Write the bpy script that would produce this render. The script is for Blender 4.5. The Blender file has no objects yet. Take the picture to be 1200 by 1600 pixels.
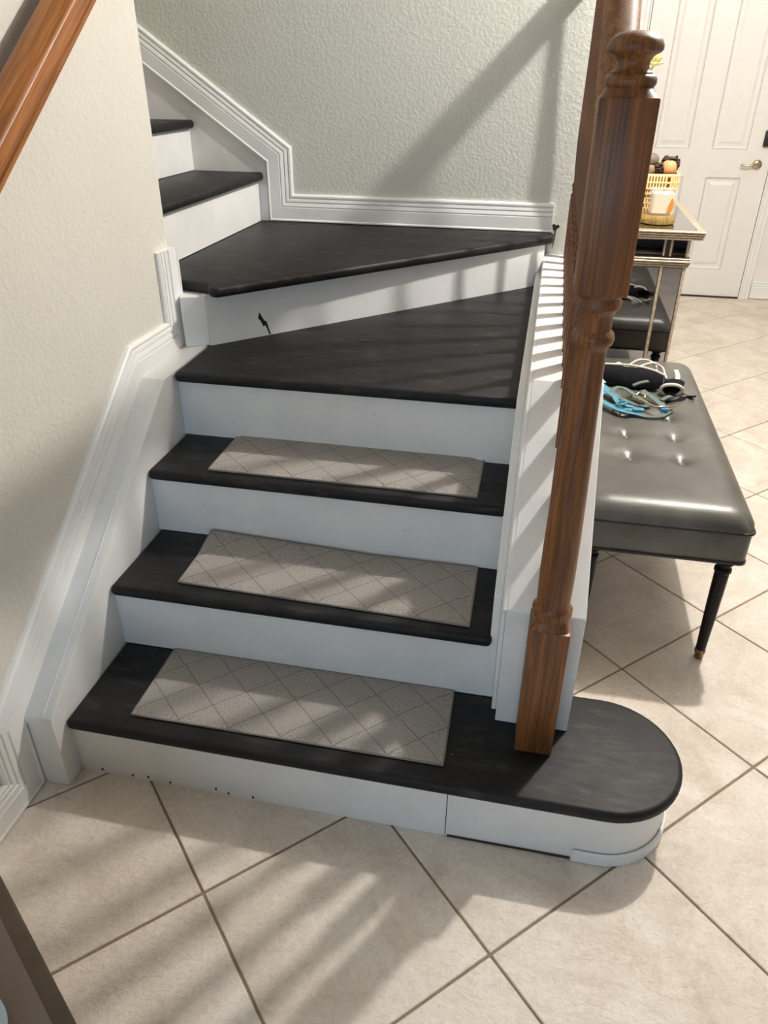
import bpy, bmesh, math, random
from mathutils import Vector, Matrix
random.seed(7)
SC = bpy.context.scene
COL = SC.collection
V = Vector

# ------------------------------------------------------------------ camera
cam = bpy.data.cameras.new('camera')
cam_o = bpy.data.objects.new('camera', cam)
COL.objects.link(cam_o)
cam.sensor_fit = 'VERTICAL'
cam.sensor_height = 36.0
cam.lens = 1168.3157 / 1600 * 36.0
cam.clip_start = 0.02
R3 = Matrix(((0.97866727, -0.10760720, 0.17501729), (0.20540544, 0.49441287, -0.84460909), (0.00435522, 0.86254078, 0.50596880)))
cam_o.matrix_world = Matrix.Translation((0.95607, -1.06468, 1.44380)) @ R3.to_4x4()
SC.camera = cam_o

# ------------------------------------------------------------------ light and exposure
SC.view_settings.view_transform = 'Standard'
SC.view_settings.look = 'None'
SC.view_settings.gamma = 1.0
SC.view_settings.use_curve_mapping = False
SC.view_settings.exposure = 0.08
w = bpy.data.worlds.new('world')
SC.world = w
w.use_nodes = True
w.node_tree.nodes['Background'].inputs[0].default_value = (0.80, 0.90, 1.0, 1)
w.node_tree.nodes['Background'].inputs[1].default_value = 0.05


def lamp(name, kind, loc, energy, color, size=0.1, target=None, size_y=None):
    d = bpy.data.lights.new(name, kind)
    d.energy = energy
    d.color = color
    if kind == 'AREA':
        d.shape = 'RECTANGLE' if size_y else 'DISK'
        d.size = size
        if size_y:
            d.size_y = size_y
    else:
        d.shadow_soft_size = size
    o = bpy.data.objects.new(name, d)
    o.location = loc
    if target is not None:
        o.rotation_euler = (V(target) - V(loc)).to_track_quat('-Z', 'Y').to_euler()
    COL.objects.link(o)
    return o


lamp('foyer_lamp', 'POINT', (1.90, 1.62, 2.68), 205, (1.0, 0.955, 0.905), 0.040)
lamp('door_lamp', 'POINT', (2.35, 3.6, 2.6), 15, (1.0, 0.96, 0.92), 0.10)
lamp('daylight_fill', 'AREA', (0.6, -2.9, 1.25), 23, (0.60, 0.79, 1.0), 1.8, (0.6, 1.0, 0.75), 1.3)  # added cool fill behind the camera for inferred daylight; no window is built
lamp('upstairs_lamp', 'POINT', (-1.0, 1.40, 3.2), 14, (1.0, 0.92, 0.84), 0.15)


# ------------------------------------------------------------------ materials
def srgb(r, g, b):
    f = lambda c: (c / 255 / 12.92) if c / 255 <= 0.04045 else ((c / 255 + 0.055) / 1.055) ** 2.4
    return (f(r), f(g), f(b), 1)


class Mat:
    def __init__(s, name, rough=0.5, metal=0.0, spec=0.5):
        s.m = bpy.data.materials.new(name)
        s.m.use_nodes = True
        s.t = s.m.node_tree
        s.n = s.t.nodes
        s.b = s.n['Principled BSDF']
        s.b.inputs['Roughness'].default_value = rough
        s.b.inputs['Metallic'].default_value = metal
        s.b.inputs['Specular IOR Level'].default_value = spec
        s.co = s.n.new('ShaderNodeTexCoord')

    def link(s, a, b):
        s.t.links.new(a, b)

    def mapping(s, scale=(1, 1, 1), rot=(0, 0, 0), space='Object'):
        m = s.n.new('ShaderNodeMapping')
        m.inputs['Scale'].default_value = scale
        m.inputs['Rotation'].default_value = rot
        s.link(s.co.outputs[space], m.inputs['Vector'])
        return m.outputs[0]

    def noise(s, vec, scale, detail=4, rough=0.55, dist=0.0):
        n = s.n.new('ShaderNodeTexNoise')
        n.inputs['Scale'].default_value = scale
        n.inputs['Detail'].default_value = detail
        n.inputs['Roughness'].default_value = rough
        n.inputs['Distortion'].default_value = dist
        s.link(vec, n.inputs['Vector'])
        return n.outputs['Fac']

    def ramp(s, fac, stops):
        r = s.n.new('ShaderNodeValToRGB')
        e = r.color_ramp.elements
        while len(e) < len(stops):
            e.new(0.5)
        for i, (p, c) in enumerate(stops):
            e[i].position = p
            e[i].color = c
        s.link(fac, r.inputs[0])
        return r.outputs[0]

    def math(s, op, a, b=None):
        n = s.n.new('ShaderNodeMath')
        n.operation = op
        for i, v in enumerate((a, b)):
            if v is None:
                continue
            if isinstance(v, (int, float)):
                n.inputs[i].default_value = v
            else:
                s.link(v, n.inputs[i])
        return n.outputs[0]

    def mix(s, fac, a, b, mode='MIX'):
        n = s.n.new('ShaderNodeMix')
        n.data_type = 'RGBA'
        n.blend_type = mode
        for sock, v in ((n.inputs[0], fac), (n.inputs[6], a), (n.inputs[7], b)):
            if isinstance(v, (int, float)):
                sock.default_value = v
            elif isinstance(v, tuple):
                sock.default_value = v
            else:
                s.link(v, sock)
        return n.outputs[2]

    def color(s, c):
        if isinstance(c, tuple):
            s.b.inputs['Base Color'].default_value = c
        else:
            s.link(c, s.b.inputs['Base Color'])

    def bump(s, h, strength=0.3, dist=0.01):
        n = s.n.new('ShaderNodeBump')
        n.inputs['Strength'].default_value = strength
        n.inputs['Distance'].default_value = dist
        s.link(h, n.inputs['Height'])
        s.link(n.outputs[0], s.b.inputs['Normal'])


def flat(name, c, rough=0.5, metal=0.0, vary=0.06, scale=12, spec=0.5, bump=0.0, bscale=60):
    m = Mat(name, rough, metal, spec)
    v = m.mapping()
    f = m.noise(v, scale, 4)
    lo = tuple(x * (1 - vary) for x in c[:3]) + (1,)
    hi = tuple(min(1, x * (1 + vary)) for x in c[:3]) + (1,)
    m.color(m.ramp(f, [(0.3, lo), (0.7, hi)]))
    if bump:
        m.bump(m.noise(v, bscale, 3), bump, 0.004)
    return m.m


def plaster(name, c, strength=0.35):
    m = Mat(name, 0.62, 0, 0.3)
    v = m.mapping()
    f = m.noise(v, 3.0, 3)
    m.color(m.ramp(f, [(0.3, tuple(x * 0.95 for x in c[:3]) + (1,)), (0.7, c)]))
    a = m.noise(v, 85, 3, 0.5, 0.3)
    h = m.ramp(a, [(0.42, (0, 0, 0, 1)), (0.60, (1, 1, 1, 1))])
    m.bump(h, strength, 0.0022)
    return m.m


def white_paint(name='white_gloss_paint', c=srgb(238, 238, 236), rough=0.35, dirt=0.10):
    m = Mat(name, rough, 0, 0.5)
    v = m.mapping()
    f = m.noise(v, 6, 5, 0.6)
    base = m.ramp(f, [(0.25, tuple(x * (1 - dirt) for x in c[:3]) + (1,)), (0.6, c)])
    sp = m.noise(v, 120, 2)
    k = m.ramp(sp, [(0.765, (0, 0, 0, 1)), (0.79, (1, 1, 1, 1))])
    m.color(m.mix(k, base, srgb(150, 140, 125)))
    m.bump(m.noise(v, 30, 3), 0.08, 0.004)
    return m.m


def black_tread():
    m = Mat('worn_black_tread_paint', 0.45, 0, 0.34)
    v = m.mapping()
    a = m.noise(m.mapping((3, 9, 9)), 3.0, 6, 0.62)
    base = m.ramp(a, [(0.35, srgb(12, 11, 13)), (0.56, srgb(21, 20, 22)), (0.72, srgb(58, 52, 46))])
    sp = m.noise(v, 90, 3)
    k = m.ramp(sp, [(0.735, (0, 0, 0, 1)), (0.78, (1, 1, 1, 1))])
    m.color(m.mix(k, base, srgb(105, 84, 66)))
    r = m.noise(m.mapping((4, 14, 14)), 5, 5)
    m.link(m.ramp(r, [(0.3, (0.50, 0.50, 0.50, 1)), (0.7, (0.58, 0.58, 0.58, 1))]), m.b.inputs['Roughness'])
    m.bump(m.noise(v, 34, 6, 0.65), 0.07, 0.003)
    return m.m


def oak(name, axis='z', dark=(78, 45, 21), light=(152, 95, 46), rough=0.46):
    m = Mat(name, rough, 0, 0.5)
    def along(k):
        if axis != 'slope':
            return m.mapping({'z': (1, 1, k), 'y': (1, k, 1)}[axis])
        o = m.mapping((1, 1 / k, 1), (math.atan(.722), 0, 0))
        o.node.vector_type = 'TEXTURE'
        return o
    v = along(.06)
    a = m.noise(v, 46, 5, 0.62, 0.6)
    fine = m.noise(along(.015), 260, 3, 0.6)
    base = m.ramp(a, [(0.30, srgb(*dark)), (0.48, srgb(*[(x + y) / 2 for x, y in zip(dark, light)])), (0.68, srgb(*light))])
    pores = m.ramp(fine, [(0.36, (1, 1, 1, 1)), (0.50, (0, 0, 0, 1))])
    m.color(m.mix(m.math('MULTIPLY', pores, 0.55), base, tuple(x * 0.45 for x in srgb(*dark)[:3]) + (1,)))
    m.bump(fine, 0.08, 0.002)
    m.b.inputs['Coat Weight'].default_value = 0.05
    m.b.inputs['Coat Roughness'].default_value = 0.25
    return m.m


def tile_mat():
    m = Mat('beige_stone_tile', 0.38, 0, 0.45)
    oi = m.n.new('ShaderNodeObjectInfo')
    va = m.n.new('ShaderNodeVectorMath')
    va.operation = 'ADD'
    m.link(m.mapping((1, 1, 1)), va.inputs[0])
    mul = m.n.new('ShaderNodeVectorMath')
    mul.operation = 'SCALE'
    mul.inputs[0].default_value = (37, 91, 13)
    m.link(oi.outputs['Random'], mul.inputs['Scale'])
    m.link(mul.outputs[0], va.inputs[1])
    v = va.outputs[0]
    st = m.n.new('ShaderNodeMapping')
    st.inputs['Scale'].default_value = (1, 3.0, 1)
    m.link(v, st.inputs['Vector'])
    a = m.noise(v, 5, 6, 0.62, 0.8)
    base = m.ramp(a, [(0.30, srgb(207, 194, 179)), (0.48, srgb(226, 214, 200)), (0.66, srgb(238, 229, 218))])
    b = m.noise(st.outputs[0], 16, 8, 0.7, 1.2)
    veins = m.ramp(b, [(0.60, (0, 0, 0, 1)), (0.70, (1, 1, 1, 1))])
    fine = m.noise(v, 55, 6, 0.7, 1.6)
    base = m.mix(m.ramp(fine, [(0.35, (0.34, 0.34, 0.34, 1)), (0.52, (0, 0, 0, 1))]), base, srgb(188, 172, 155))
    base = m.mix(m.ramp(fine, [(0.56, (0, 0, 0, 1)), (0.68, (0.5, 0.5, 0.5, 1))]), base, srgb(236, 230, 222))
    m.color(m.mix(m.math('MULTIPLY', veins, 0.45), base, srgb(184, 168, 150)))
    big = m.noise(st.outputs[0], 14, 7, 0.65, 1.0)
    pit = m.noise(v, 70, 5, 0.65, 1.5)
    m.bump(m.math('ADD', big, m.math('MULTIPLY', pit, 0.7)), 0.5, 0.007)
    return m.m


def mat_carpet():
    m = Mat('grey_carpet_pile', 0.95, 0, 0.1)
    v = m.mapping()
    sep = m.n.new('ShaderNodeSeparateXYZ')
    m.link(v, sep.inputs[0])
    x, y = sep.outputs[0], sep.outputs[1]

    def line(expr):
        fr = m.math('FRACT', expr)
        d = m.math('ABSOLUTE', m.math('SUBTRACT', fr, 0.5))
        return m.math('GREATER_THAN', d, 0.484)
    wob = m.math('MULTIPLY', m.noise(v, 60, 2), 0.03)
    p = m.math('ADD', m.math('ADD', m.math('MULTIPLY', x, 8.3), m.math('MULTIPLY', y, 8.9)), wob)
    q = m.math('ADD', m.math('SUBTRACT', m.math('MULTIPLY', x, 8.3), m.math('MULTIPLY', y, 8.9)), wob)
    ln = m.math('MAXIMUM', line(p), line(q))
    f = m.noise(v, 300, 3, 0.75)
    g = m.noise(v, 9, 3)
    base = m.ramp(f, [(0.30, srgb(150, 145, 140)), (0.70, srgb(236, 229, 221))])
    base = m.mix(m.math('MULTIPLY', g, 0.35), base, srgb(172, 165, 157))
    m.color(m.mix(m.math('MULTIPLY', ln, 0.5), base, srgb(96, 92, 90)))
    h = m.math('SUBTRACT', f, m.math('MULTIPLY', ln, 0.5))
    m.bump(h, 1.0, 0.007)
    return m.m


def leather():
    m = Mat('grey_leatherette', 0.30, 0, 0.55)
    v = m.mapping()
    a = m.noise(v, 7, 4)
    m.color(m.ramp(a, [(0.3, srgb(72, 69, 63)), (0.52, srgb(88, 86, 80)), (0.72, srgb(104, 101, 95))]))
    g = m.noise(v, 330, 3, 0.6)
    m.bump(g, 0.16, 0.002)
    m.link(m.ramp(g, [(0.3, (0.26, 0.26, 0.26, 1)), (0.7, (0.44, 0.44, 0.44, 1))]), m.b.inputs['Roughness'])
    return m.m


def glass(name, c=(0.95, 0.97, 0.96, 1), alpha=0.16):
    m = Mat(name, 0.04, 0, 0.6)
    m.color(c)
    m.b.inputs['Alpha'].default_value = alpha
    return m.m


M_WALL = plaster('cream_plaster', srgb(222, 219, 208), 0.30)
M_WALLB = plaster('grey_green_plaster', srgb(216, 217, 208), 0.24)
M_CEIL = flat('ceiling_paint', srgb(190, 187, 180), 0.8)
M_GREYWALL = plaster('greige_plaster', srgb(150, 146, 138), 0.3)
M_DARKWALL = flat('dark_room_paint', srgb(30, 32, 44), 0.8)
M_WHITE = white_paint()
M_TRIM = white_paint('white_trim_paint', srgb(242, 242, 240), 0.33, 0.04)
M_BLACK = black_tread()
M_OAK = oak('oiled_oak', 'z')
M_OAKH = oak('oiled_oak_rail', 'y', (98, 60, 32), (156, 102, 60), 0.6)
M_OAKS = oak('golden_oak_rail', 'slope', (124, 74, 36), (178, 116, 64), 0.36)
M_TILE = tile_mat()
M_GROUT = flat('brown_grout', srgb(146, 127, 106), 0.9, 0, 0.15, 30)
M_MAT = mat_carpet()
M_BIND = flat('grey_binding', srgb(134, 128, 121), 0.9, 0, 0.12, 200)
M_LEATHER = leather()
M_PIPING = flat('dark_piping', srgb(28, 26, 25), 0.4)
M_LEG = flat('black_lacquer', srgb(10, 8, 8), 0.4, 0, 0.2, 40, 0.22)
M_BRASS = flat('aged_brass', srgb(128, 100, 66), 0.35, 0.8, 0.3, 60)
M_NICKEL = flat('satin_brass', srgb(190, 176, 145), 0.22, 1.0, 0.05)
M_DOOR = flat('white_door_paint', srgb(236, 233, 229), 0.38, 0, 0.02)
M_BLACKMETAL = flat('matt_black_metal', srgb(26, 27, 32), 0.4)
M_SILVER = flat('antiqued_silver_frame', srgb(188, 170, 146), 0.4, 0.35, 0.28, 55)
M_SILVERDARK = flat('dark_brown_groove', srgb(64, 50, 40), 0.5, 0.2, 0.2, 60)  # dark brown tone that also fills the grooves of the chest mouldings
M_MIRROR = flat('smoky_mirror', srgb(166, 166, 168), 0.03, 1.0, 0.04, 6)
M_WICKER = flat('straw_wicker', srgb(236, 204, 148), 0.65, 0, 0.16, 60)
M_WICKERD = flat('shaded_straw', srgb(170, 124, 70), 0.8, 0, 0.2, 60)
M_GOLD = flat('gold_ribbed_glass', srgb(196, 166, 104), 0.25, 0.55, 0.25, 50)
M_WAX = flat('cream_wax', srgb(238, 218, 186), 0.5, 0, 0.05)
M_ORANGE = flat('orange_label', srgb(236, 138, 38), 0.5, 0, 0.08)
M_GLASS = glass('clear_glass')
M_TEAL = flat('teal_webbing', srgb(74, 134, 154), 0.7, 0, 0.12, 90, bump=0.3, bscale=300)
M_TEALP = flat('pale_teal_webbing', srgb(160, 184, 200), 0.7, 0, 0.08, 90, bump=0.3, bscale=300)
M_GREENGREY = flat('grey_green_webbing', srgb(88, 104, 98), 0.6, 0, 0.15, 90, bump=0.3, bscale=300)
M_CORD = flat('off_white_cord', srgb(214, 208, 196), 0.8, 0, 0.08, 90)
M_VEST = flat('black_padded_cloth', srgb(17, 16, 19), 0.9, 0, 0.25, 120, 0.2, bump=0.4, bscale=250)
M_TAUPE = flat('taupe_chest_top', srgb(112, 100, 88), 0.5, 0, 0.06)
M_DKWOOD = flat('dark_brown_edge', srgb(78, 64, 50), 0.5, 0, 0.15, 30)
M_PAPER = flat('pale_blue_plastic', srgb(170, 180, 184), 0.5)
M_BUTTON = flat('glossy_button', srgb(112, 110, 104), 0.18)
M_SCUFF = flat('black_paint_smear', srgb(24, 22, 22), 0.5, 0, 0.2, 90)


# ------------------------------------------------------------------ mesh builder
class MB:
    def __init__(s):
        s.bm = bmesh.new()

    def poly_prism(s, pts, lo, hi, axis='z'):
        """extrude a 2D polygon; axis z: (x,y)+z, x: (y,z)+x, y: (x,z)+y"""
        def P(p, h):
            return {'z': (p[0], p[1], h), 'x': (h, p[0], p[1]), 'y': (p[0], h, p[1])}[axis]
        a = [s.bm.verts.new(P(p, lo)) for p in pts]
        b = [s.bm.verts.new(P(p, hi)) for p in pts]
        n = len(pts)
        s.bm.faces.new(a[::-1])
        s.bm.faces.new(b)
        for i in range(n):
            j = (i + 1) % n
            s.bm.faces.new((a[i], a[j], b[j], b[i]))
        return s

    def box(s, lo, hi, m=None):
        x0, y0, z0 = lo
        x1, y1, z1 = hi
        v = [s.bm.verts.new(p) for p in ((x0, y0, z0), (x1, y0, z0), (x1, y1, z0), (x0, y1, z0), (x0, y0, z1), (x1, y0, z1), (x1, y1, z1), (x0, y1, z1))]
        if m is not None:
            for q in v:
                q.co = m @ q.co
        for f in ((0, 3, 2, 1), (4, 5, 6, 7), (0, 1, 5, 4), (1, 2, 6, 5), (2, 3, 7, 6), (3, 0, 4, 7)):
            s.bm.faces.new([v[i] for i in f])
        return s

    def lathe(s, prof, c=(0, 0), seg=28, flute=0, fdepth=0.0, frange=None):
        rings = []
        for r, z in prof:
            ring = []
            for k in range(seg):
                a = 2 * math.pi * k / seg
                rr = r
                if flute and frange[0] <= z <= frange[1]:
                    rr = r - fdepth * (0.5 + 0.5 * math.cos(a * flute))
                ring.append(s.bm.verts.new((c[0] + rr * math.cos(a), c[1] + rr * math.sin(a), z)))
            rings.append(ring)
        for A, B in zip(rings, rings[1:]):
            for k in range(seg):
                j = (k + 1) % seg
                s.bm.faces.new((A[k], A[j], B[j], B[k]))
        s.bm.faces.new(rings[0][::-1])
        s.bm.faces.new(rings[-1])
        return s

    def tube(s, pts, r=0.004, seg=8, closed=False, shape=None, up=(0, 0, 1)):
        """sweep a round or flat section along 3D points; shape = list of (a,b) offsets"""
        pts = [V(p) for p in pts]
        n = len(pts)
        if shape is None:
            shape = [(r * math.cos(2 * math.pi * k / seg), r * math.sin(2 * math.pi * k / seg)) for k in range(seg)]
        rings = []
        up = V(up)
        for i in range(n):
            if closed:
                t = pts[(i + 1) % n] - pts[i - 1]
            else:
                t = pts[min(i + 1, n - 1)] - pts[max(i - 1, 0)]
            t.normalize()
            side = t.cross(up)
            if side.length < 1e-3:
                side = t.cross(V((1, 0.2, 0)))
            side.normalize()
            nn = side.cross(t)
            rings.append([s.bm.verts.new(pts[i] + side * a + nn * b) for a, b in shape])
        m = len(shape)
        for i in range(n if closed else n - 1):
            A, B = rings[i], rings[(i + 1) % n]
            for k in range(m):
                j = (k + 1) % m
                s.bm.faces.new((A[k], A[j], B[j], B[k]))
        if not closed:
            s.bm.faces.new(rings[0][::-1])
            s.bm.faces.new(rings[-1])
        return s

    def sweep_flat(s, path, prof, fmap):
        """moulding: path 2D on a wall (outer edge), prof (w to the right of travel, t out of wall), mitred"""
        n = len(path)
        P = [V(p) for p in path]
        offs = []
        for i in range(n):
            d1 = (P[i] - P[i - 1]).normalized() if i else None
            d2 = (P[i + 1] - P[i]).normalized() if i < n - 1 else None
            n1 = V((d1.y, -d1.x)) if d1 else None
            n2 = V((d2.y, -d2.x)) if d2 else None
            if n1 is None:
                o = n2
            elif n2 is None:
                o = n1
            else:
                o = (n1 + n2)
                o = o / max(0.15, o.dot(n1))
            offs.append(o)
        rings = [[s.bm.verts.new(fmap(*(P[i] + offs[i] * wd), t)) for wd, t in prof] for i in range(n)]
        m = len(prof)
        for A, B in zip(rings, rings[1:]):
            for k in range(m):
                j = (k + 1) % m
                s.bm.faces.new((A[k], A[j], B[j], B[k]))
        s.bm.faces.new(rings[0])
        s.bm.faces.new(rings[-1][::-1])
        return s

    def blob(s, c, r, sub=2, sq=(1, 1, 1), noise=0.0):
        res = bmesh.ops.create_icosphere(s.bm, subdivisions=sub, radius=1.0)
        for v in res['verts']:
            k = 1 + noise * (random.random() - 0.5)
            v.co = V((c[0] + v.co.x * r * sq[0] * k, c[1] + v.co.y * r * sq[1] * k, c[2] + v.co.z * r * sq[2] * k))
        return s

    def bevel(s, off, seg=2, ang=30):
        s.bm.normal_update()
        ed = [e for e in s.bm.edges if len(e.link_faces) == 2 and e.calc_face_angle(0) > math.radians(ang)]
        bmesh.ops.bevel(s.bm, geom=ed, offset=off, segments=seg, profile=0.5, affect='EDGES', clamp_overlap=True)
        return s

    def build(s, name, mat, parent=None, smooth=None, loc=None):
        bm = s.bm
        bmesh.ops.recalc_face_normals(bm, faces=bm.faces)
        if loc is not None:
            for v in bm.verts:
                v.co -= V(loc)
        me = bpy.data.meshes.new(name)
        bm.to_mesh(me)
        bm.free()
        me.materials.append(mat)
        if smooth is not None:
            me.polygons.foreach_set('use_smooth', [True] * len(me.polygons))
            me.set_sharp_from_angle(angle=math.radians(smooth))
        o = bpy.data.objects.new(name, me)
        COL.objects.link(o)
        if loc is not None:
            o.location = loc
        if parent is not None:
            put(o, parent)
        return o


def wpos(o):
    return V(o.location) + (wpos(o.parent) if o.parent else V((0, 0, 0)))


def put(o, parent):
    """parent o, keeping world place (parents are never rotated)"""
    o.parent = parent
    o.location = V(o.location) - wpos(parent)


def thing(name, label, cat, loc=(0, 0, 0), group=None):
    o = bpy.data.objects.new(name, None)
    o.empty_display_size = 0.05
    COL.objects.link(o)
    o.location = loc
    return tag(o, label, cat, group)


def tag(o, label, cat, group=None):
    o['label'] = label
    o['category'] = cat
    if group:
        o['group'] = group
    return o


def struct(o, label=None, cat=None):
    o['kind'] = 'structure'
    if label:
        o['label'] = label
    if cat:
        o['category'] = cat
    return o


def arc(c, r, a0, a1, n):
    return [(c[0] + r * math.cos(math.radians(a0 + (a1 - a0) * i / n)), c[1] + r * math.sin(math.radians(a0 + (a1 - a0) * i / n))) for i in range(n + 1)]


# ------------------------------------------------------------------ levels of the stair
Z = [0, .1744, .3623, .5511, .7435, .922, 1.105, 1.285, 1.47, 1.65]
Y = [0, .2637, .5199, .785]
T = 0.03            # tread thickness
WX = 0.926          # skirt face on the right
XL = -0.085         # left wall face
YB = 2.02           # back wall face
CEIL = 2.85

# ------------------------------------------------------------------ floor of diagonal tiles
ts, th = 0.4128, 0.7807
u = V((math.cos(th), math.sin(th))) * ts
vv = V((math.sin(th), -math.cos(th))) * ts
o0 = V((0.4112, -0.2361))
floor = struct(MB().box((-0.25, -3.2, -0.06), (3.3, 5.2, -0.004)).build('floor', M_GROUT), 'beige stone tile floor laid diagonally with brown grout', 'floor')
g = 0.0027
tile_mb = MB()
c4 = [u * (g / ts) + vv * (g / ts), u * (1 - g / ts) + vv * (g / ts), u * (1 - g / ts) + vv * (1 - g / ts), u * (g / ts) + vv * (1 - g / ts)]
tile_mb.poly_prism([tuple(c) for c in c4], -0.012, 0.0)
tile_mb.bevel(0.0018, 1, 60)
tile0 = tile_mb.build('tile', M_TILE, floor)
first = True
for i in range(-14, 20):
    for j in range(-14, 16):
        p = o0 + u * i + vv * j
        cpt = p + (u + vv) / 2
        if not (-0.40 < cpt.x < 3.15 and -2.2 < cpt.y < 5.1):
            continue
        if 0.30 < cpt.y < 1.8 and cpt.x < 0.72:
            continue                       # under the closed stair
        if cpt.y > 2.25 and cpt.x < 0.8:
            continue
        t = tile0 if first else tile0.copy()
        if not first:
            COL.objects.link(t)
        t.location = (p.x, p.y, (random.random() - 0.5) * 0.0008)
        first = False

# ------------------------------------------------------------------ walls, ceiling
wl = MB()
wl.poly_prism([(XL, -3.2), (XL, .953), (-2.6, .953), (-2.6, .83), (-.2, .83), (-.2, -3.2)], 0, 3.9)
wl.bevel(0.006, 2)
wall_left = struct(wl.build('wall_left', M_WALL), 'cream textured wall on the left of the stairs, with wall handrail', 'wall')
wb = MB()
wb.box((-2.6, YB, 0), (1.116, YB + .12, 3.9))
wall_back = struct(wb.build('wall_back', M_WALLB), 'grey-green textured wall behind the stair landing', 'wall')
struct(MB().box((1.0, YB + .12, 0), (1.116, 5.0, CEIL)).build('wall_hall', M_WALL), 'hall wall behind the mirrored chest', 'wall')
wf = MB()
wf.box((1.0, 5.03, 0), (1.44, 5.15, CEIL))
wf.box((2.41, 5.03, 0), (3.3, 5.15, CEIL))
wf.box((1.44, 5.03, 2.45), (2.41, 5.15, CEIL))
struct(wf.build('wall_entry', M_DOOR), 'white wall around the front door', 'wall')
struct(MB().box((3.3, -3.2, 0), (3.42, 5.15, CEIL)).build('wall_right', M_GREYWALL), 'cream wall on the far right of the hall', 'wall')
struct(MB().box((-.2, -3.32, 0), (3.42, -3.2, CEIL)).build('wall_front', M_DARKWALL), 'darker wall behind the viewer', 'wall')
ce = MB()
ce.box((1.12, -3.32, CEIL), (3.42, 5.15, CEIL + .1))
ce.box((-.2, -3.32, CEIL), (1.12, .3, CEIL + .1))
struct(ce.build('ceiling', M_CEIL), 'flat white ceiling over hall and entry', 'ceiling')
struct(MB().box((-2.6, .83, 3.9), (1.116, 2.14, 4.0)).build('ceiling_stairwell', M_CEIL), 'ceiling high over the stair turn', 'ceiling')

# moulding profile: outer edge first, ridges, then flat
PROF = [(0, 0), (0, .008), (.006, .012), (.012, .012), (.015, .007), (.018, .012), (.027, .014), (.030, .009), (.033, .014), (.044, .017), (.047, .012), (.050, .018), (.092, .019), (.096, .022), (.100, .022), (.100, 0)]

# back wall moulding: down the slope, vertical, along the landing
path = [(-1.6, 2.275), (-.058, 1.195), (-.058, 1.026), (.965, 1.024)]
bb = MB().sweep_flat(path, [(a, t) for a, t in PROF], lambda a, b, t: (a, YB - t, b))
bbo = struct(bb.build('baseboard_back', M_TRIM, smooth=25), 'white ridged baseboard climbing along the back wall', 'baseboard')
# the plain skirt board below it
sk = MB().poly_prism([(-1.6, 2.17), (-.165, 1.16), (-.165, .923), (-.6, .923), (-1.6, 1.6)], YB - .012, YB, 'y')
sk.build('skirt_panel', M_WHITE, bbo)

# left wall moulding
pathl = [(-2.6, .098), (-.150, .098), (-.150, .238), (.649, .829), (.868, .829), (.868, 1.020)]
PL = [(a * .95, t) for a, t in PROF]
bl = MB().sweep_flat(pathl, PL, lambda a, b, t: (XL + t, a, b))
struct(bl.build('baseboard_left', M_TRIM, smooth=25), 'white ridged baseboard climbing along the left wall beside the stairs', 'baseboard')

# baseboard of the entry wall
for x0, x1 in ((2.475, 3.29),):
    e = MB().sweep_flat([(x0, .13), (x1, .13)], [(a * 1.25, t) for a, t in PROF], lambda a, b, t: (a, 5.03 - t, b))
    struct(e.build('baseboard_entry', M_TRIM, smooth=25), 'white baseboard on the wall right of the front door', 'baseboard')

# ------------------------------------------------------------------ staircase
stair = thing('staircase', 'winding staircase with worn black treads and white risers', 'staircase', (0.46, 0, 0))
BC, BR = (1.195, 0.149), 0.165      # bullnose centre and radius of tread outline


def tread(pts, z, name='tread'):
    b = MB().poly_prism(pts, z - T, z)
    b.bevel(0.012, 4, 40)
    return b.build(name, M_BLACK, stair, smooth=35)


t1 = [(0, -.016), (1.195, -.016)] + arc(BC, BR, -90, 90, 22)[1:] + [(.958, .314), (.958, .268), (0, .268)]
tread(t1, Z[1])
tread([(0, Y[1] - .017), (WX + .004, Y[1] - .017), (WX + .004, Y[2] + .005), (0, Y[2] + .005)], Z[2])
tread([(0, Y[2] - .016), (WX + .002, Y[2] - .016), (WX + .002, Y[3] + .005), (0, Y[3] + .005)], Z[3])
tread([(.002, Y[3] - .070), (WX + .004, Y[3] - .066), (.950, .80), (.950, 1.945), (.0, .960)], Z[4])
# winder tread and the flight that climbs to the left
tread([(-.2, 1.0), (-.05, .978), (.018, .958), (.034, .925), (.060, .921), (.976, 1.934), (.976, YB), (-.2, YB)], Z[5])
tread([(-.175, .96), (-.175, YB - .014), (-.47, YB - .014), (-.47, .96)], Z[6])
tread([(-.445, .96), (-.445, YB - .014), (-.74, YB - .014), (-.74, .96)], Z[7])
tread([(-.715, .96), (-.715, YB - .014), (-1.0, YB - .014), (-1.0, .96)], Z[8])
tread([(-.985, .96), (-.985, YB - .014), (-1.3, YB - .014), (-1.3, .96)], Z[9])


def riser(lo, hi, bev=0.002):
    b = MB().box(lo, hi)
    return b.build('riser', M_WHITE, stair)


riser((0, 0, 0), (.8745, .02, Z[1] - T))
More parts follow.
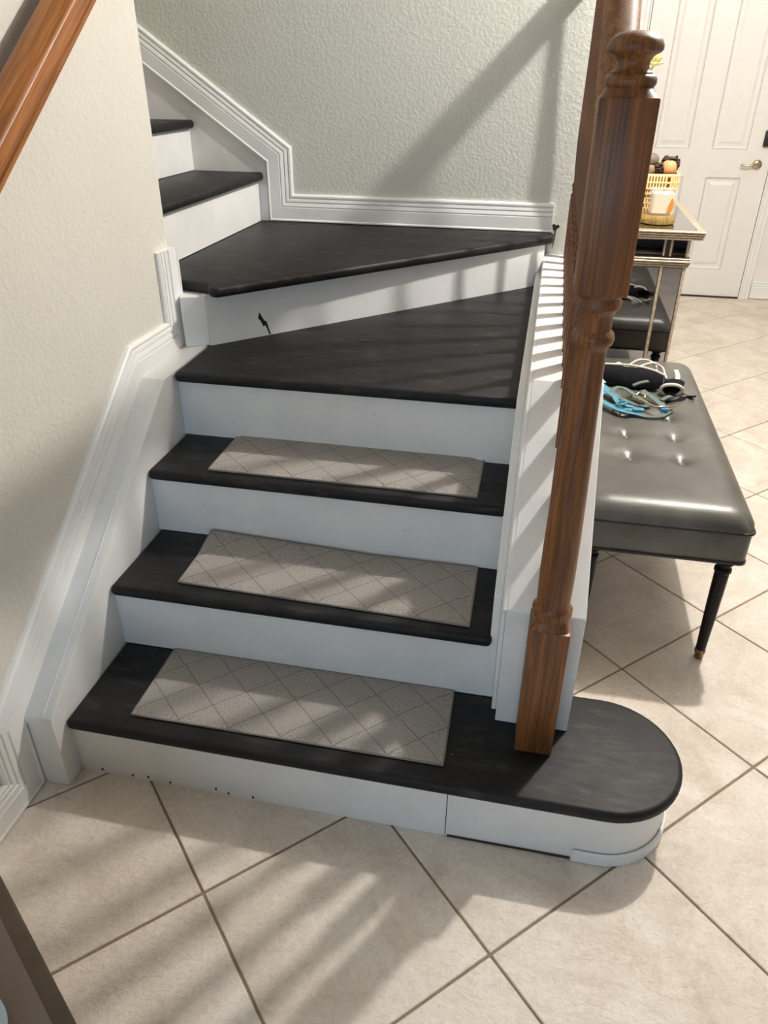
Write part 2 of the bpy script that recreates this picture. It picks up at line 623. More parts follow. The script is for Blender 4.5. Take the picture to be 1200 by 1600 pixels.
# the rounded riser of the starting step
rr = BR - .017
out = [(.8765, 0), (1.195, 0.149 - rr)] + arc(BC, rr, -90, 90, 22)[1:] + [(1.12, .149 + rr)]
inn = [(1.12, .149 + rr - .02)] + arc(BC, rr - .02, 90, -90, 22) + [(.8765, .02)]
MB().poly_prism(out + inn, 0, Z[1] - T).build('riser', M_WHITE, stair, smooth=35)
sh_o = [(1.145, .149 - rr - .009)] + arc(BC, rr + .009, -90, 88, 22)
sh_i = arc(BC, rr + .001, 88, -90, 22) + [(1.145, .149 - rr - .001)]
sb = MB().poly_prism(sh_o + sh_i, 0, .034)
sb.bevel(.003, 1, 50)
sb.build('shoe_strip', M_WHITE, stair, smooth=35)
riser((0, Y[1], Z[1]), (WX, Y[1] + .02, Z[2] - T))
riser((0, Y[2], Z[2]), (WX, Y[2] + .02, Z[3] - T))
riser((0, Y[3] - .045, Z[3]), (WX, Y[3] - .025, Z[4] - T))
# slanted riser between the two winders
ra, rb = V((.011, .952)), V((.949, 1.927))
dn = (rb - ra).normalized()
nn = V((-dn.y, dn.x))
MB().poly_prism([tuple(ra), tuple(rb), tuple(rb + nn * .02), tuple(ra + nn * .02)], Z[4], Z[5] - T).build('riser', M_WHITE, stair)
riser((-.22, .955, Z[5]), (-.2, YB - .012, Z[6] - T))
riser((-.49, .955, Z[6]), (-.47, YB - .012, Z[7] - T))
riser((-.76, .955, Z[7]), (-.74, YB - .012, Z[8] - T))
riser((-1.03, .955, Z[8]), (-1.01, YB - .012, Z[9] - T))
# corner post under the winder
cp = MB().poly_prism([(-.054, .919), (-.0, .946), (.011, .952), (-.01, .995), (-.084, .995)], Z[4], Z[5] - T - .001)
cp.bevel(.003, 1)
cp.build('corner_block', M_WHITE, stair)
# boxed stringer along the left wall
st = MB().poly_prism([(-.053, 0), (-.053, .205), (-.049, .213), (.668, .739), (.953, .745), (.953, .002)], XL + .001, -.0005, 'x')
st.bevel(.003, 2)
st.build('boxed_stringer', M_WHITE, stair, smooth=30)
# paint seam ridge on the slope of the stringer
seam = MB().tube([(-.022, -.045, .217), (-.022, .668, .7405)], .0012, 5)
seam.build('paint_seam', M_TRIM, stair)

# skirt on the kneewall side, stepped corner
skr = MB().poly_prism([(.262, Z[1]), (.262, .47), (.60, .792), (1.96, .792), (1.96, .01), (.318, .01), (.318, Z[1])], WX, WX + .019, 'x')
skr.bevel(.002, 1)
skr.build('skirt_board', M_WHITE, stair)
skr = MB().poly_prism([(.222, Z[1]), (.232, .462), (.60, .806), (1.99, .806), (1.99, .01), (.318, .01), (.318, Z[1])], WX + .019, .956, 'x')
skr.bevel(.003, 1)
skr.build('skirt_board', M_WHITE, stair)
# dirty joint where the starting step meets the floor
MB().box((.880, -.0025, .0002), (1.143, .0, .005)).build('dirt_joint', M_SILVERDARK, stair)
# dark smears of tread paint
for pts, zz in (([(.121, .800), (.124, .818), (.129, .806), (.134, .792), (.140, .786), (.143, .768), (.148, .7445), (.144, .746), (.140, .764), (.136, .776), (.131, .774), (.126, .792)], 0),):
    b = MB()
    A = [b.bm.verts.new((ra.x + dn.x * (p[0] / dn.x - ra.x / dn.x) - nn.x * .0006, ra.y + dn.y * (p[0] - ra.x) / dn.x - nn.y * .0006, p[1])) for p in pts]
    b.bm.faces.new(A)
    r_ = bmesh.ops.extrude_face_region(b.bm, geom=b.bm.faces[:])
    for q in [e for e in r_['geom'] if isinstance(e, bmesh.types.BMVert)]:
        q.co += V((nn.x, nn.y, 0)) * .0012
    b.build('paint_smear', M_SCUFF, stair)
b = MB().poly_prism([(.967, .948), (.975, .952), (.981, .946), (.990, .950), (.996, .941), (.988, .935), (.984, .928), (.9825, .905), (.980, .880), (.978, .866), (.976, .868), (.978, .905), (.979, .926), (.972, .930)], YB - .0012, YB + .001, 'y')
b.build('paint_smear', M_SCUFF, stair)
b = MB().poly_prism([(.445 + .018 * math.cos(k * .3927) + .003 * math.sin(3 * k), 1.10 + .011 * math.sin(k * .3927)) for k in range(16)], Z[4] - .001, Z[4] + .0008)
b.build('paint_smear', M_SCUFF, stair)
# staple heads along the foot of the lowest riser
for x, z in ((.052, .008), (.13, .006), (.17, .010), (.225, .005), (.34, .012), (.37, .004), (.43, .006)):
    MB().box((x, -.0015, z), (x + .004, .001, z + .006)).build('staple', M_SCUFF, stair)

# ------------------------------------------------------------------ kneewall with cap
kn = MB().poly_prism([(.190, Z[1]), (.190, .490), (.605, .840), (YB, .840), (YB, 0), (.318, 0), (.318, Z[1])], .956, 1.116, 'x')
kn.bevel(.002, 1)
knee = struct(kn.build('wall_knee', M_WHITE), 'low white wall carrying the stair railing', 'wall')
# fine moulding along the stair side of its top edge
KP = [(0, 0), (0, .006), (.004, .009), (.010, .009), (.012, .005), (.016, .005), (.018, .009), (.026, .011), (.030, .008), (.030, 0)]
km = MB().sweep_flat([(.191, .4885), (.605, .8395), (YB - .001, .8395)], KP, lambda a, b, t: (.956 - t, a, b))
km.build('cap_moulding', M_TRIM, knee, smooth=25)

# ------------------------------------------------------------------ stair railing
XR = 1.037
rail_t = thing('stair_railing', 'oiled oak stair railing on the low white wall, with turned newel', 'railing', (XR, .151, Z[1]))
nc = (1.043, .151)
hw = .0395
nb = MB()
nb.box((nc[0] - hw, nc[1] - hw, Z[1]), (nc[0] + hw, nc[1] + hw, .505))
nb.bevel(.003, 2)
# chamfered shoulders: square to round
def shoulder(b, z0, z1, h, r, flip=False):
    n = 32
    A, B = [], []
    for k in range(n):
        a = 2 * math.pi * (k + .5) / n
        m = max(abs(math.cos(a)), abs(math.sin(a)))
        A.append(b.bm.verts.new((nc[0] + h * math.cos(a) / m, nc[1] + h * math.sin(a) / m, z0)))
        B.append(b.bm.verts.new((nc[0] + r * math.cos(a), nc[1] + r * math.sin(a), z1)))
    for k in range(n):
        j = (k + 1) % n
        b.bm.faces.new((A[k], A[j], B[j], B[k]))
    b.bm.faces.new(A)
    b.bm.faces.new(B)
shoulder(nb, .500, .524, hw - .001, .034)
nb.lathe([(.034, .512), (.0355, .522), (.039, .530), (.039, .543), (.034, .548), (.032, .556), (.0325, .57), (.0335, .62), (.033, .70), (.031, .80), (.0285, .90), (.0265, .98), (.0255, 1.045), (.0255, 1.062), (.027, 1.068), (.0325, 1.074), (.0345, 1.082), (.0325, 1.090), (.027, 1.096), (.027, 1.115), (.030, 1.126), (.036, 1.132), (.037, 1.140), (.034, 1.146), (.034, 1.16)], nc, 36)
shoulder(nb, 1.162, 1.148, hw - .001, .035)
ub = MB().box((nc[0] - hw, nc[1] - hw, 1.155), (nc[0] + hw, nc[1] + hw, 1.418))
ub.bevel(.003, 2)
me_tmp = bpy.data.meshes.new('tmp')
ub.bm.to_mesh(me_tmp)
nb.bm.from_mesh(me_tmp)
ub.bm.free()
bpy.data.meshes.remove(me_tmp)
shoulder(nb, 1.416, 1.432, hw - .001, .030)
newel = nb.build('newel_post', M_OAK, rail_t, smooth=35)
fin = MB().lathe([(.026, 1.424), (.031, 1.428), (.0345, 1.433), (.0345, 1.439), (.031, 1.444), (.027, 1.445), (.0275, 1.4465), (.0245, 1.449), (.0215, 1.454), (.0225, 1.460), (.0270, 1.466), (.0345, 1.4695), (.0370, 1.473), (.0368, 1.478), (.0335, 1.4845), (.0265, 1.490), (.016, 1.4935), (.005, 1.4945)], nc, 40)
fin.build('finial', M_OAK, newel, smooth=50)

# handrail: level gooseneck free, sloping part then level part to the wall
ys, zs, ye, ze = .19, 1.285, .80, 1.775
rp = [(-.026, -.030), (.026, -.030), (.030, -.024), (.024, -.012), (.029, .004), (.029, .016), (.022, .027), (.010, .032), (-.010, .032), (-.022, .027), (-.029, .016), (-.029, .004), (-.024, -.012), (-.030, -.024)]
hr = MB()
pp = [(XR, ys, zs), (XR, ye - .08, ze - .064), (XR, ye - .03, ze - .027), (XR, ye + .02, ze - .006), (XR, ye + .07, ze), (XR, YB - .012, ze)]
hr.tube(pp, shape=rp)
hr.build('handrail', M_OAKH, rail_t, smooth=35)
ro = MB()
ro.lathe([(.050, 0), (.050, .008), (.044, .012), (.030, .012)], (0, 0), 32)
for q in ro.bm.verts:
    q.co = V((XR + q.co.x, YB - q.co.z - .0005, ze + q.co.y))
ro.build('wall_rosette', M_OAKH, rail_t, smooth=30)


def cap_z(y):
    return .490 + (y - .190) / (.605 - .190) * .35 if y < .605 else .840


def rail_z(y):
    return (zs + (y - ys) / (ye - ys) * (ze - zs) if y < ye else ze) - .030


def baluster_mesh(H):
    b = MB()
    q = .0155
    b.box((-q, -q, -.02), (q, q, .21))
    b.bevel(.0015, 1)
    t0, t1_ = .21, H
    f = lambda k: t0 + (t1_ - t0) * k
    b.lathe([(.0130, t0 - .004), (.0155, t0 + .006), (.0155, t0 + .014), (.0110, t0 + .020), (.0105, t0 + .032), (.0150, t0 + .040), (.0150, t0 + .048), (.0105, t0 + .056), (.0145, f(.22)), (.0150, f(.30)), (.0135, f(.45)), (.0110, f(.65)), (.0095, f(.85)), (.0092, f(1.0) + .01)], (0, 0), 14)
    return b


by = [1.968 - .1135 * k for k in range(16)][::-1]
for k, y in enumerate(by):
    H = rail_z(y) - cap_z(y)
    b = baluster_mesh(H)
    for q in b.bm.verts:
        q.co += V((XR, y, cap_z(y)))
    b.build('baluster', M_OAK, rail_t, smooth=35, loc=(XR, y, cap_z(y)))
# ------------------------------------------------------------------ wall handrail, top left
wr = thing('wall_handrail', 'oak handrail on the left wall climbing beside the stairs', 'handrail', (-.025, .35, 1.3))
pr = [(-.027, -.036), (.025, -.036), (.029, -.032), (.029, -.024), (.025, -.0215), (.025, -.0195), (.030, -.017), (.032, -.010), (.032, .012), (.030, .0155), (.026, .019), (-.004, .036), (-.012, .037), (-.022, .032), (-.031, .018), (-.031, .004), (-.024, -.012), (-.030, -.026)]
s0, s1 = V((-.027, -.12, 1.075)), V((-.027, .93, 1.833))
MB().tube([s0, s1], shape=pr).build('rail', M_OAKS, wr, smooth=24)
for f in (.12, .78):
    p = s0.lerp(s1, f)
    br = MB().tube([(p.x, p.y, p.z - .036), (p.x, p.y, p.z - .060), (p.x - .02, p.y, p.z - .078), (XL + .003, p.y, p.z - .080)], .006, 10, up=(0, 1, 0))
    br.build('bracket', M_NICKEL, wr, smooth=40)

# ------------------------------------------------------------------ stair mats
def rrect(x0, y0, x1, y1, r, n=5):
    return arc((x1 - r, y0 + r), r, -90, 0, n) + arc((x1 - r, y1 - r), r, 0, 90, n) + arc((x0 + r, y1 - r), r, 90, 180, n) + arc((x0 + r, y0 + r), r, 180, 270, n)


mats = [
    ((.14, .262), (.853, .262), (.858, .036), (.142, .032), Z[1], 'grey carpet mat with lattice lines on the lowest tread, widest of the three', 0),
    ((.158, .508), (.872, .512), (.876, .276), (.160, .297), Z[2], 'grey carpet mat with lattice lines on the second tread, left back corner lifted', 1),
    ((.155, .772), (.853, .766), (.854, .537), (.158, .537), Z[3], 'grey carpet mat with lattice lines on the third tread, highest of the three', 0)]
for a, b_, c, d, z, lab, lift in mats:
    a, b_, c, d = [V(q) for q in (a, b_, c, d)]
    if lab.find('lowest') > 0:
        pass
    yb = Y[[i for i in range(9) if abs(Z[i] - z) < 1e-6][0]]
    mb = MB()
    nx, ny = 44, 16
    top = []
    for j in range(ny + 1):
        row = []
        for i in range(nx + 1):
            fu, fv = i / nx, j / ny
            p = (d.lerp(c, fu)).lerp(a.lerp(b_, fu), fv)
            edge = min(fu * nx, (1 - fu) * nx, fv * ny, (1 - fv) * ny)
            h = .0095 if edge >= 1 else .0045
            lf = .020 * max(0, fv - .55) / .45 * max(0, 1 - fu * 1.6) if lift else 0
            row.append(mb.bm.verts.new((p.x, p.y, z + .0005 + h + lf)))
        top.append(row)
    bot = []
    for j in range(ny + 1):
        row = []
        for i in range(nx + 1):
            row.append(mb.bm.verts.new(V(top[j][i].co) - V((0, 0, .0095 if 0 < i < nx and 0 < j < ny else .004))))
        bot.append(row)
    for j in range(ny):
        for i in range(nx):
            mb.bm.faces.new((top[j][i], top[j][i + 1], top[j + 1][i + 1], top[j + 1][i]))
            mb.bm.faces.new((bot[j][i], bot[j + 1][i], bot[j + 1][i + 1], bot[j][i + 1]))
    loop = [(0, i) for i in range(nx)] + [(j, nx) for j in range(ny)] + [(ny, i) for i in range(nx, 0, -1)] + [(j, 0) for j in range(ny, 0, -1)]
    rim = [V(top[j][i].co) - V((0, 0, .0018)) for j, i in loop]
    for k in range(len(loop)):
        (j0, i0), (j1, i1) = loop[k], loop[(k + 1) % len(loop)]
        mb.bm.faces.new((top[j0][i0], bot[j0][i0], bot[j1][i1], top[j1][i1]))
    ctr = ((a + b_ + c + d) / 4)
    mo = tag(mb.build('stair_mat', M_MAT, smooth=60, loc=(ctr.x, ctr.y, z)), lab, 'mat', 'carpet mats on the stair treads')
    bd = MB().tube(rim, .0028, 6, closed=True)
    bd.build('binding', M_BIND, mo, smooth=60)

# ------------------------------------------------------------------ tufted bench
BX0, BX1, BY0, BY1 = 1.124, 1.553, .705, 1.93
bench = thing('tufted_bench', 'long grey leatherette bench with button tufting, beside the stairs', 'bench', ((BX0 + BX1) / 2, (BY0 + BY1) / 2, 0))
ap = MB().poly_prism(rrect(BX0, BY0, BX1, BY1, .022), .345, .432)
ap.bevel(.003, 2, 60)
ap.build('apron', M_LEATHER, bench, smooth=35)
MB().poly_prism(rrect(BX0 - .003, BY0 - .003, BX1 + .003, BY1 + .003, .024), .340, .347).build('base_trim', M_PIPING, bench, smooth=40)
rim = [(x, y, .434) for x, y in rrect(BX0 - .002, BY0 - .002, BX1 + .002, BY1 + .002, .024, 6)]
MB().tube(rim, .005, 8, closed=True).build('piping', M_PIPING, bench, smooth=60)
btn = [(x, y) for x in (1.258, 1.402) for y in (1.005, 1.162, 1.319, 1.476, 1.633)]
cu = MB()
nx, ny = 64, 150
cx, cy, hx, hy = (BX0 + BX1) / 2, (BY0 + BY1) / 2, (BX1 - BX0) / 2 + .006, (BY1 - BY0) / 2 + .006
rows = []
for j in range(ny + 1):
    row = []
    for i in range(nx + 1):
        a = math.sin((i / nx - .5) * math.pi * .98) / math.sin(.49 * math.pi)
        a = (i / nx * 2 - 1) * .5 + a * .5
        bq = j / ny * 2 - 1
        bq = bq * .6 + math.copysign(1 - (1 - abs(bq)) ** 1.6, bq) * .4
        # superellipse squeeze of the corners
        px, py = a * hx, bq * hy
        ex, ey = hx - abs(px), hy - abs(py)
        dome = (1 - max(0, 1 - ex / .075) ** 2.4) * (1 - max(0, 1 - ey / .075) ** 2.4)
        rc = .045
        if ex < rc and ey < rc:
            dx, dy = rc - ex, rc - ey
            m_ = max(dx, dy)
            L = math.hypot(dx, dy)
            k = m_ / L if L > 1e-9 else 1
            px = math.copysign(hx - rc + dx * k, px)
            py = math.copysign(hy - rc + dy * k, py)
        h = .436 + .052 * max(0, dome) ** .55
        h += .006 * (1 - (px / hx) ** 2) * (1 - (py / hy) ** 2)
        X, Yq = cx + px, cy + py
        for bx, bz in btn:
            r2 = ((X - bx) ** 2 + (Yq - bz) ** 2)
            h -= .013 * math.exp(-r2 / .0012) + .007 * math.exp(-r2 / .00018)
            # soft crease across the width through each row
        for rowy in (1.005, 1.162, 1.319, 1.476, 1.633):
            wx = math.exp(-((X - 1.33) / .12) ** 4)
            h -= .0035 * wx * math.exp(-((Yq - rowy) / .022) ** 2)
        for colx in (1.258, 1.402):
            wy = 1 if .95 < Yq < 1.7 else 0
            h -= .002 * wy * math.exp(-((X - colx) / .018) ** 2)
        row.append(cu.bm.verts.new((X, Yq, h)))
    rows.append(row)
for j in range(ny):
    for i in range(nx):
        cu.bm.faces.new((rows[j][i], rows[j][i + 1], rows[j + 1][i + 1], rows[j + 1][i]))
loop = [rows[0][i] for i in range(nx)] + [rows[j][nx] for j in range(ny)] + [rows[ny][i] for i in range(nx, 0, -1)] + [rows[j][0] for j in range(ny, 0, -1)]
lowv = [cu.bm.verts.new((q.co.x, q.co.y, .433)) for q in loop]
for k in range(len(loop)):
    j = (k + 1) % len(loop)
    cu.bm.faces.new((loop[k], lowv[k], lowv[j], loop[j]))
cu.bm.faces.new(lowv)
cush = cu.build('seat_cushion', M_LEATHER, bench, smooth=70)


def cushion_top(x, y):
    best = min(cush.data.vertices, key=lambda q: (q.co.x - x) ** 2 + (q.co.y - y) ** 2)
    return best.co.z


for bx, bz in btn:
    z = cushion_top(bx, bz)
    MB().blob((bx, bz, z + .004), .0105, 2, (1, 1, .6)).build('button', M_BUTTON, cush, smooth=60)
for lx, ly in ((1.508, .722 + .008), (1.165, .730), (1.508, 1.90), (1.165, 1.90)):
    lg = MB().lathe([(.021, .345), (.024, .338), (.024, .330), (.017, .325), (.016, .318), (.022, .312), (.0225, .304), (.018, .298), (.019, .292), (.0185, .25), (.0165, .15), (.0135, .045), (.0135, .030), (.009, .03)], (lx, ly), 40, 10, .0022, (.05, .291))
    lo = lg.build('leg', M_LEG, bench, smooth=40)
    MB().lathe([(.0105, 0), (.0115, .003), (.0125, .006), (.0120, .016), (.0150, .022), (.0152, .030), (.0140, .034), (.009, .034)], (lx, ly), 20).build('foot_cap', M_BRASS, lo, smooth=40)

# ------------------------------------------------------------------ pet gear on the bench
def lay(pts, lift=0.0):
    return [(x, y, cushion_top(x, y) + z + lift) for x, y, z in pts]


def spline(pts, n=10, closed=False):
    P = [V(p) for p in pts]
    out_ = []
    m = len(P)
    rng = m if closed else m - 1
    for i in range(rng):
        p0 = P[(i - 1) % m] if closed or i > 0 else P[0]
        p1, p2 = P[i], P[(i + 1) % m]
        p3 = P[(i + 2) % m] if closed or i + 2 < m else P[-1]
        for k in range(n):
            t = k / n
            out_.append(0.5 * ((2 * p1) + (p2 - p0) * t + (2 * p0 - 5 * p1 + 4 * p2 - p3) * t * t + (3 * p1 - p0 - 3 * p2 + p3) * t ** 3))
    if not closed:
        out_.append(P[-1])
    return out_


def ribbon(pts, wd, th_=.002, closed=False, up=(0, 0, 1), n=10):
    r_ = [(-wd / 2, -th_ / 2), (wd / 2, -th_ / 2), (wd / 2, th_ / 2), (-wd / 2, th_ / 2)]
    return MB().tube(spline(pts, n, closed), shape=r_, closed=closed, up=up)


# black padded pet vest, rolled, with pale piping
vest = thing('pet_vest', 'black padded pet vest with pale piping, rolled up on the bench', 'pet vest', (1.33, 1.56, .49))
vb = MB()
sec = []
for k in range(15):          # cross-section: folded pad leaning back
    a = math.radians(-20 + 200 * k / 14)
    sec.append((.050 * math.cos(a), .052 * math.sin(a)))
inner = [(p[0] * .72, p[1] * .72) for p in sec][::-1]
prof = sec + inner
rings = []
L0, L1 = V((1.155, 1.615, .487)), V((1.392, 1.566, .487))
for i in range(13):
    f = i / 12
    c = L0.lerp(L1, f)
    sc_ = .80 + .25 * math.sin(f * 3.0)
    rings.append([vb.bm.verts.new((c.x + .01 * math.sin(f * 7), c.y + p[0] * sc_, c.z + .016 + p[1] * sc_ + .004 * math.sin(f * 9))) for p in prof])
for A, B in zip(rings, rings[1:]):
    for k in range(len(prof)):
        j = (k + 1) % len(prof)
        vb.bm.faces.new((A[k], A[j], B[j], B[k]))
vb.bm.faces.new(rings[0][::-1])
vb.bm.faces.new(rings[-1])
vb.build('pad', M_VEST, vest, smooth=60)
MB().tube(spline([(1.150, 1.620, .545), (1.22, 1.606, .556), (1.30, 1.588, .562), (1.365, 1.572, .556), (1.405, 1.556, .545)], 8), .0042, 8).build('piping', M_CORD, vest, smooth=60)
# the collar loop at its right end
lc = V((1.428, 1.520, .505))
loopP = []
for k in range(22):
    a = 2 * math.pi * k / 22
    loopP.append((lc.x + .034 * math.cos(a) + .004 * math.sin(2 * a), lc.y - .010 * math.sin(a), lc.z + .026 * math.sin(a)))
MB().tube(loopP, .0060, 8, closed=True, up=(0, 1, 0.2)).build('collar_piping', M_CORD, vest, smooth=60)
cl = MB()
A = [cl.bm.verts.new((lc.x + (p[0] - lc.x) * .95, p[1] + .004, lc.z + (p[2] - lc.z) * .95)) for p in loopP]
B = [cl.bm.verts.new((lc.x + .016 + (p[0] - lc.x) * 1.0, p[1] + .060, lc.z + (p[2] - lc.z) * .95 + .002)) for p in loopP]
C_ = [cl.bm.verts.new((lc.x + .016 + (p[0] - lc.x) * .80, p[1] + .056, lc.z + (p[2] - lc.z) * .75 + .002)) for p in loopP]
D_ = [cl.bm.verts.new((lc.x + (p[0] - lc.x) * .78, p[1] + .006, lc.z + (p[2] - lc.z) * .74)) for p in loopP]
for P_, Q_ in ((A, B), (B, C_), (C_, D_), (D_, A)):
    for k in range(22):
        j = (k + 1) % 22
        cl.bm.faces.new((P_[k], P_[j], Q_[j], Q_[k]))
mid = [cl.bm.verts.new(C_[k].co.lerp(D_[k].co, .45)) for k in range(22)]
cl.bm.faces.new(mid)
cl.build('collar', M_VEST, vest, smooth=60)
ribbon([(1.455, 1.545, .492), (1.478, 1.520, .488), (1.492, 1.505, .494), (1.497, 1.490, .502)], .022, .006).build('fastening_tab', M_VEST, vest, smooth=40)
ribbon([(1.40, 1.50, .485), (1.43, 1.475, .484), (1.455, 1.478, .489), (1.47, 1.50, .492)], .020, .006).build('fastening_tab', M_VEST, vest, smooth=40)

# pale cord loops behind it
cord = thing('pale_lead', 'off-white lead lying in loops behind the black pet vest', 'lead', (1.33, 1.70, .49))
zc = lambda x, y: cushion_top(x, y) + .006
MB().tube(spline([(1.235, 1.665, .505), (1.255, 1.700, .530), (1.275, 1.712, .520), (1.300, 1.690, .512), (1.335, 1.695, .525), (1.38, 1.73, .530), (1.418, 1.735, .515), (1.428, 1.700, .500), (1.43, 1.66, .497)], 9), .0042, 8).build('cord', M_CORD, cord, smooth=60)
MB().tube(spline([(1.29, 1.700, .518), (1.33, 1.735, .535), (1.37, 1.755, .530), (1.40, 1.75, .512), (1.40, 1.72, .497)], 9), .0042, 8).build('cord', M_CORD, cord, smooth=60)
ribbon([(1.462, 1.700, .520), (1.468, 1.672, .508), (1.463, 1.645, .498), (1.452, 1.620, .494)], .016, .003).build('handle_strap', M_CORD, cord, smooth=40)

# teal harness
th_o = thing('teal_harness', 'tangled teal webbing pet harness on the bench beside the low wall', 'pet harness', (1.22, 1.38, .49))
ribbon([(1.150, 1.58, .532), (1.180, 1.52, .520), (1.215, 1.455, .512), (1.262, 1.38, .505), (1.30, 1.335, .497)], .026).build('strap', M_TEAL, th_o, smooth=40)
ribbon([(1.145, 1.600, .538), (1.168, 1.560, .532), (1.198, 1.500, .522)], .022, .003).build('strap', M_TEALP, th_o, smooth=40)
ribbon([(1.148, 1.42, .508), (1.175, 1.375, .512), (1.215, 1.335, .508), (1.262, 1.322, .503), (1.31, 1.33, .500)], .022).build('strap', M_TEAL, th_o, smooth=40)
ribbon([(1.150, 1.47, .515), (1.185, 1.42, .524), (1.225, 1.395, .520), (1.245, 1.36, .508), (1.29, 1.345, .503)], .018).build('strap', M_TEAL, th_o, smooth=40)
ribbon([(1.145, 1.335, .502), (1.19, 1.345, .508), (1.25, 1.300, .505), (1.32, 1.290, .500)], .018).build('strap', M_TEAL, th_o, smooth=40)
for c_, rr_ in (((1.185, 1.405, .520), .017), ((1.250, 1.338, .516), .015)):
    MB().tube([(c_[0] + rr_ * math.cos(k * .4488), c_[1] + rr_ * math.sin(k * .4488), c_[2] + .004 * math.cos(k * .4488)) for k in range(14)], .0042, 8, closed=True).build('ring', M_TEAL, th_o, smooth=60)
bk = MB().box((1.285, 1.300, .503), (1.320, 1.322, .513))
bk.bevel(.003, 2)
bk.build('buckle', M_TEAL, th_o, smooth=40)
bk = MB().box((1.372, 1.318, .503), (1.396, 1.338, .516))
bk.bevel(.003, 2)
bk.build('buckle', flat('blue_plastic_clip', srgb(66, 140, 190), 0.4), th_o, smooth=40)

# grey-green lead
gl = thing('grey_green_leash', 'grey-green webbing leash coiled in front of the black pet vest', 'leash', (1.31, 1.42, .49))
ribbon([(1.225, 1.425, .513), (1.240, 1.468, .520), (1.270, 1.470, .518), (1.305, 1.430, .510), (1.340, 1.375, .503), (1.310, 1.362, .503), (1.262, 1.385, .510)], .018, .003, True).build('webbing', M_GREENGREY, gl, smooth=40)
ribbon([(1.325, 1.462, .520), (1.350, 1.430, .514), (1.380, 1.390, .504), (1.405, 1.350, .500)], .022, .003).build('webbing', M_GREENGREY, gl, smooth=40)
ribbon([(1.295, 1.480, .528), (1.320, 1.488, .538), (1.345, 1.496, .542)], .016, .004).build('webbing', M_GREENGREY, gl, smooth=40)
ribbon([(1.300, 1.290, .500), (1.335, 1.278, .501), (1.37, 1.290, .501), (1.40, 1.330, .501)], .018, .003).build('webbing', M_GREENGREY, gl, smooth=40)
ribbon([(1.385, 1.420, .505), (1.41, 1.440, .512), (1.425, 1.450, .508)], .016, .006).build('webbing', M_GREENGREY, gl, smooth=40)
MB().tube(spline([(1.290, 1.395, .520), (1.315, 1.365, .522), (1.350, 1.330, .518), (1.385, 1.330, .518), (1.425, 1.365, .512)], 8), .0040, 8).build('metal_chain', M_NICKEL, gl, smooth=60)
MB().tube(spline([(1.30, 1.405, .522), (1.312, 1.415, .528), (1.328, 1.402, .526), (1.325, 1.388, .520)], 8), .0040, 8).build('metal_snap', M_NICKEL, gl, smooth=60)

# ------------------------------------------------------------------ mirrored chest
CX0, CX1, CY0, CY1 = 1.135, 1.512, 2.205, 3.07
TZ = .918
chest = thing('mirrored_chest', 'mirrored chest of drawers with aged silver trim beyond the bench', 'chest', ((CX0 + CX1) / 2, (CY0 + CY1) / 2, 0))
MB().box((CX0 + .004, CY0 + .008, .08), (CX1 - .008, CY1 - .004, .886)).build('carcass', M_SILVERDARK, chest)
tp = MB()
tzs = [(.884 + k * .0086, .884 + k * .0086 + .0062) for k in range(4)]
for k, (zz0, zz1) in enumerate(tzs):
    tp.box((CX0 - .018, CY0 - .022 - .002 * k, zz0), (CX1 + .040 + .002 * k, CY1 + .012, zz1))
tp.bevel(.0012, 1)
tp.build('top_moulding', M_SILVER, chest)
gv = MB()
for (a0, a1), (b0, b1) in zip(tzs, tzs[1:]):
    gv.box((CX0 - .015, CY0 - .020, a1 - .0004), (CX1 + .037, CY1 + .010, b0 + .0004))
gv.build('top_groove', M_SILVERDARK, chest)
MB().box((CX0 - .010, CY0 + .012, TZ - .003), (CX1 + .018, CY1, TZ - .0008)).build('mirror_panel', M_MIRROR, chest)
md = MB()
wg = MB()
for zz0, ex in ((.776, .006), (.7855, .010), (.795, .014), (.8045, .010)):
    md.box((CX0, CY0 - ex, zz0), (CX1 + ex, CY1, zz0 + .0068))
    wg.box((CX0, CY0 - .005, zz0 + .0064), (CX1 + .005, CY1, zz0 + .0099))
wg.build('waist_groove', M_SILVERDARK, chest)
md.bevel(.0015, 1)
md.build('waist_moulding', M_SILVER, chest)
# near side: mirrors between slim strips
XS = 1.412
def mirror(x0, x1, z0, z1):
    b = MB().box((x0, CY0 + .001, z0), (x1, CY0 + .008, z1))
    b.bevel(.0025, 1)
    b.build('mirror_panel', M_MIRROR, chest)
mirror(CX0 + .012, XS, .820, .880)
mirror(XS + .034, CX1 - .012, .820, .880)
mirror(CX0 + .012, XS, .100, .773)
mirror(XS + .012, CX1 - .012, .100, .773)
def strip(x0, x1, z0, z1):
    b = MB().box((x0, CY0 - .004, z0), (x1, CY0 + .008, z1))
    b.bevel(.003, 2)
    b.build('frame_strip', M_SILVER, chest, smooth=40)
strip(XS, XS + .008, .817, .883)
strip(XS + .025, XS + .034, .817, .883)
MB().box((XS + .008, CY0 + .001, .817), (XS + .025, CY0 + .008, .883)).build('frame_strip', M_SILVERDARK, chest)
strip(CX1 - .012, CX1, .815, .884)
strip(CX0, CX0 + .012, .815, .884)
strip(XS, XS + .012, .095, .776)
strip(CX1 - .012, CX1, .03, .776)
strip(CX0, CX0 + .012, .03, .776)
MB().box((CX0 + .012, CY0 - .002, .085), (CX1 - .012, CY0 + .008, .099)).build('frame_strip', M_SILVER, chest)
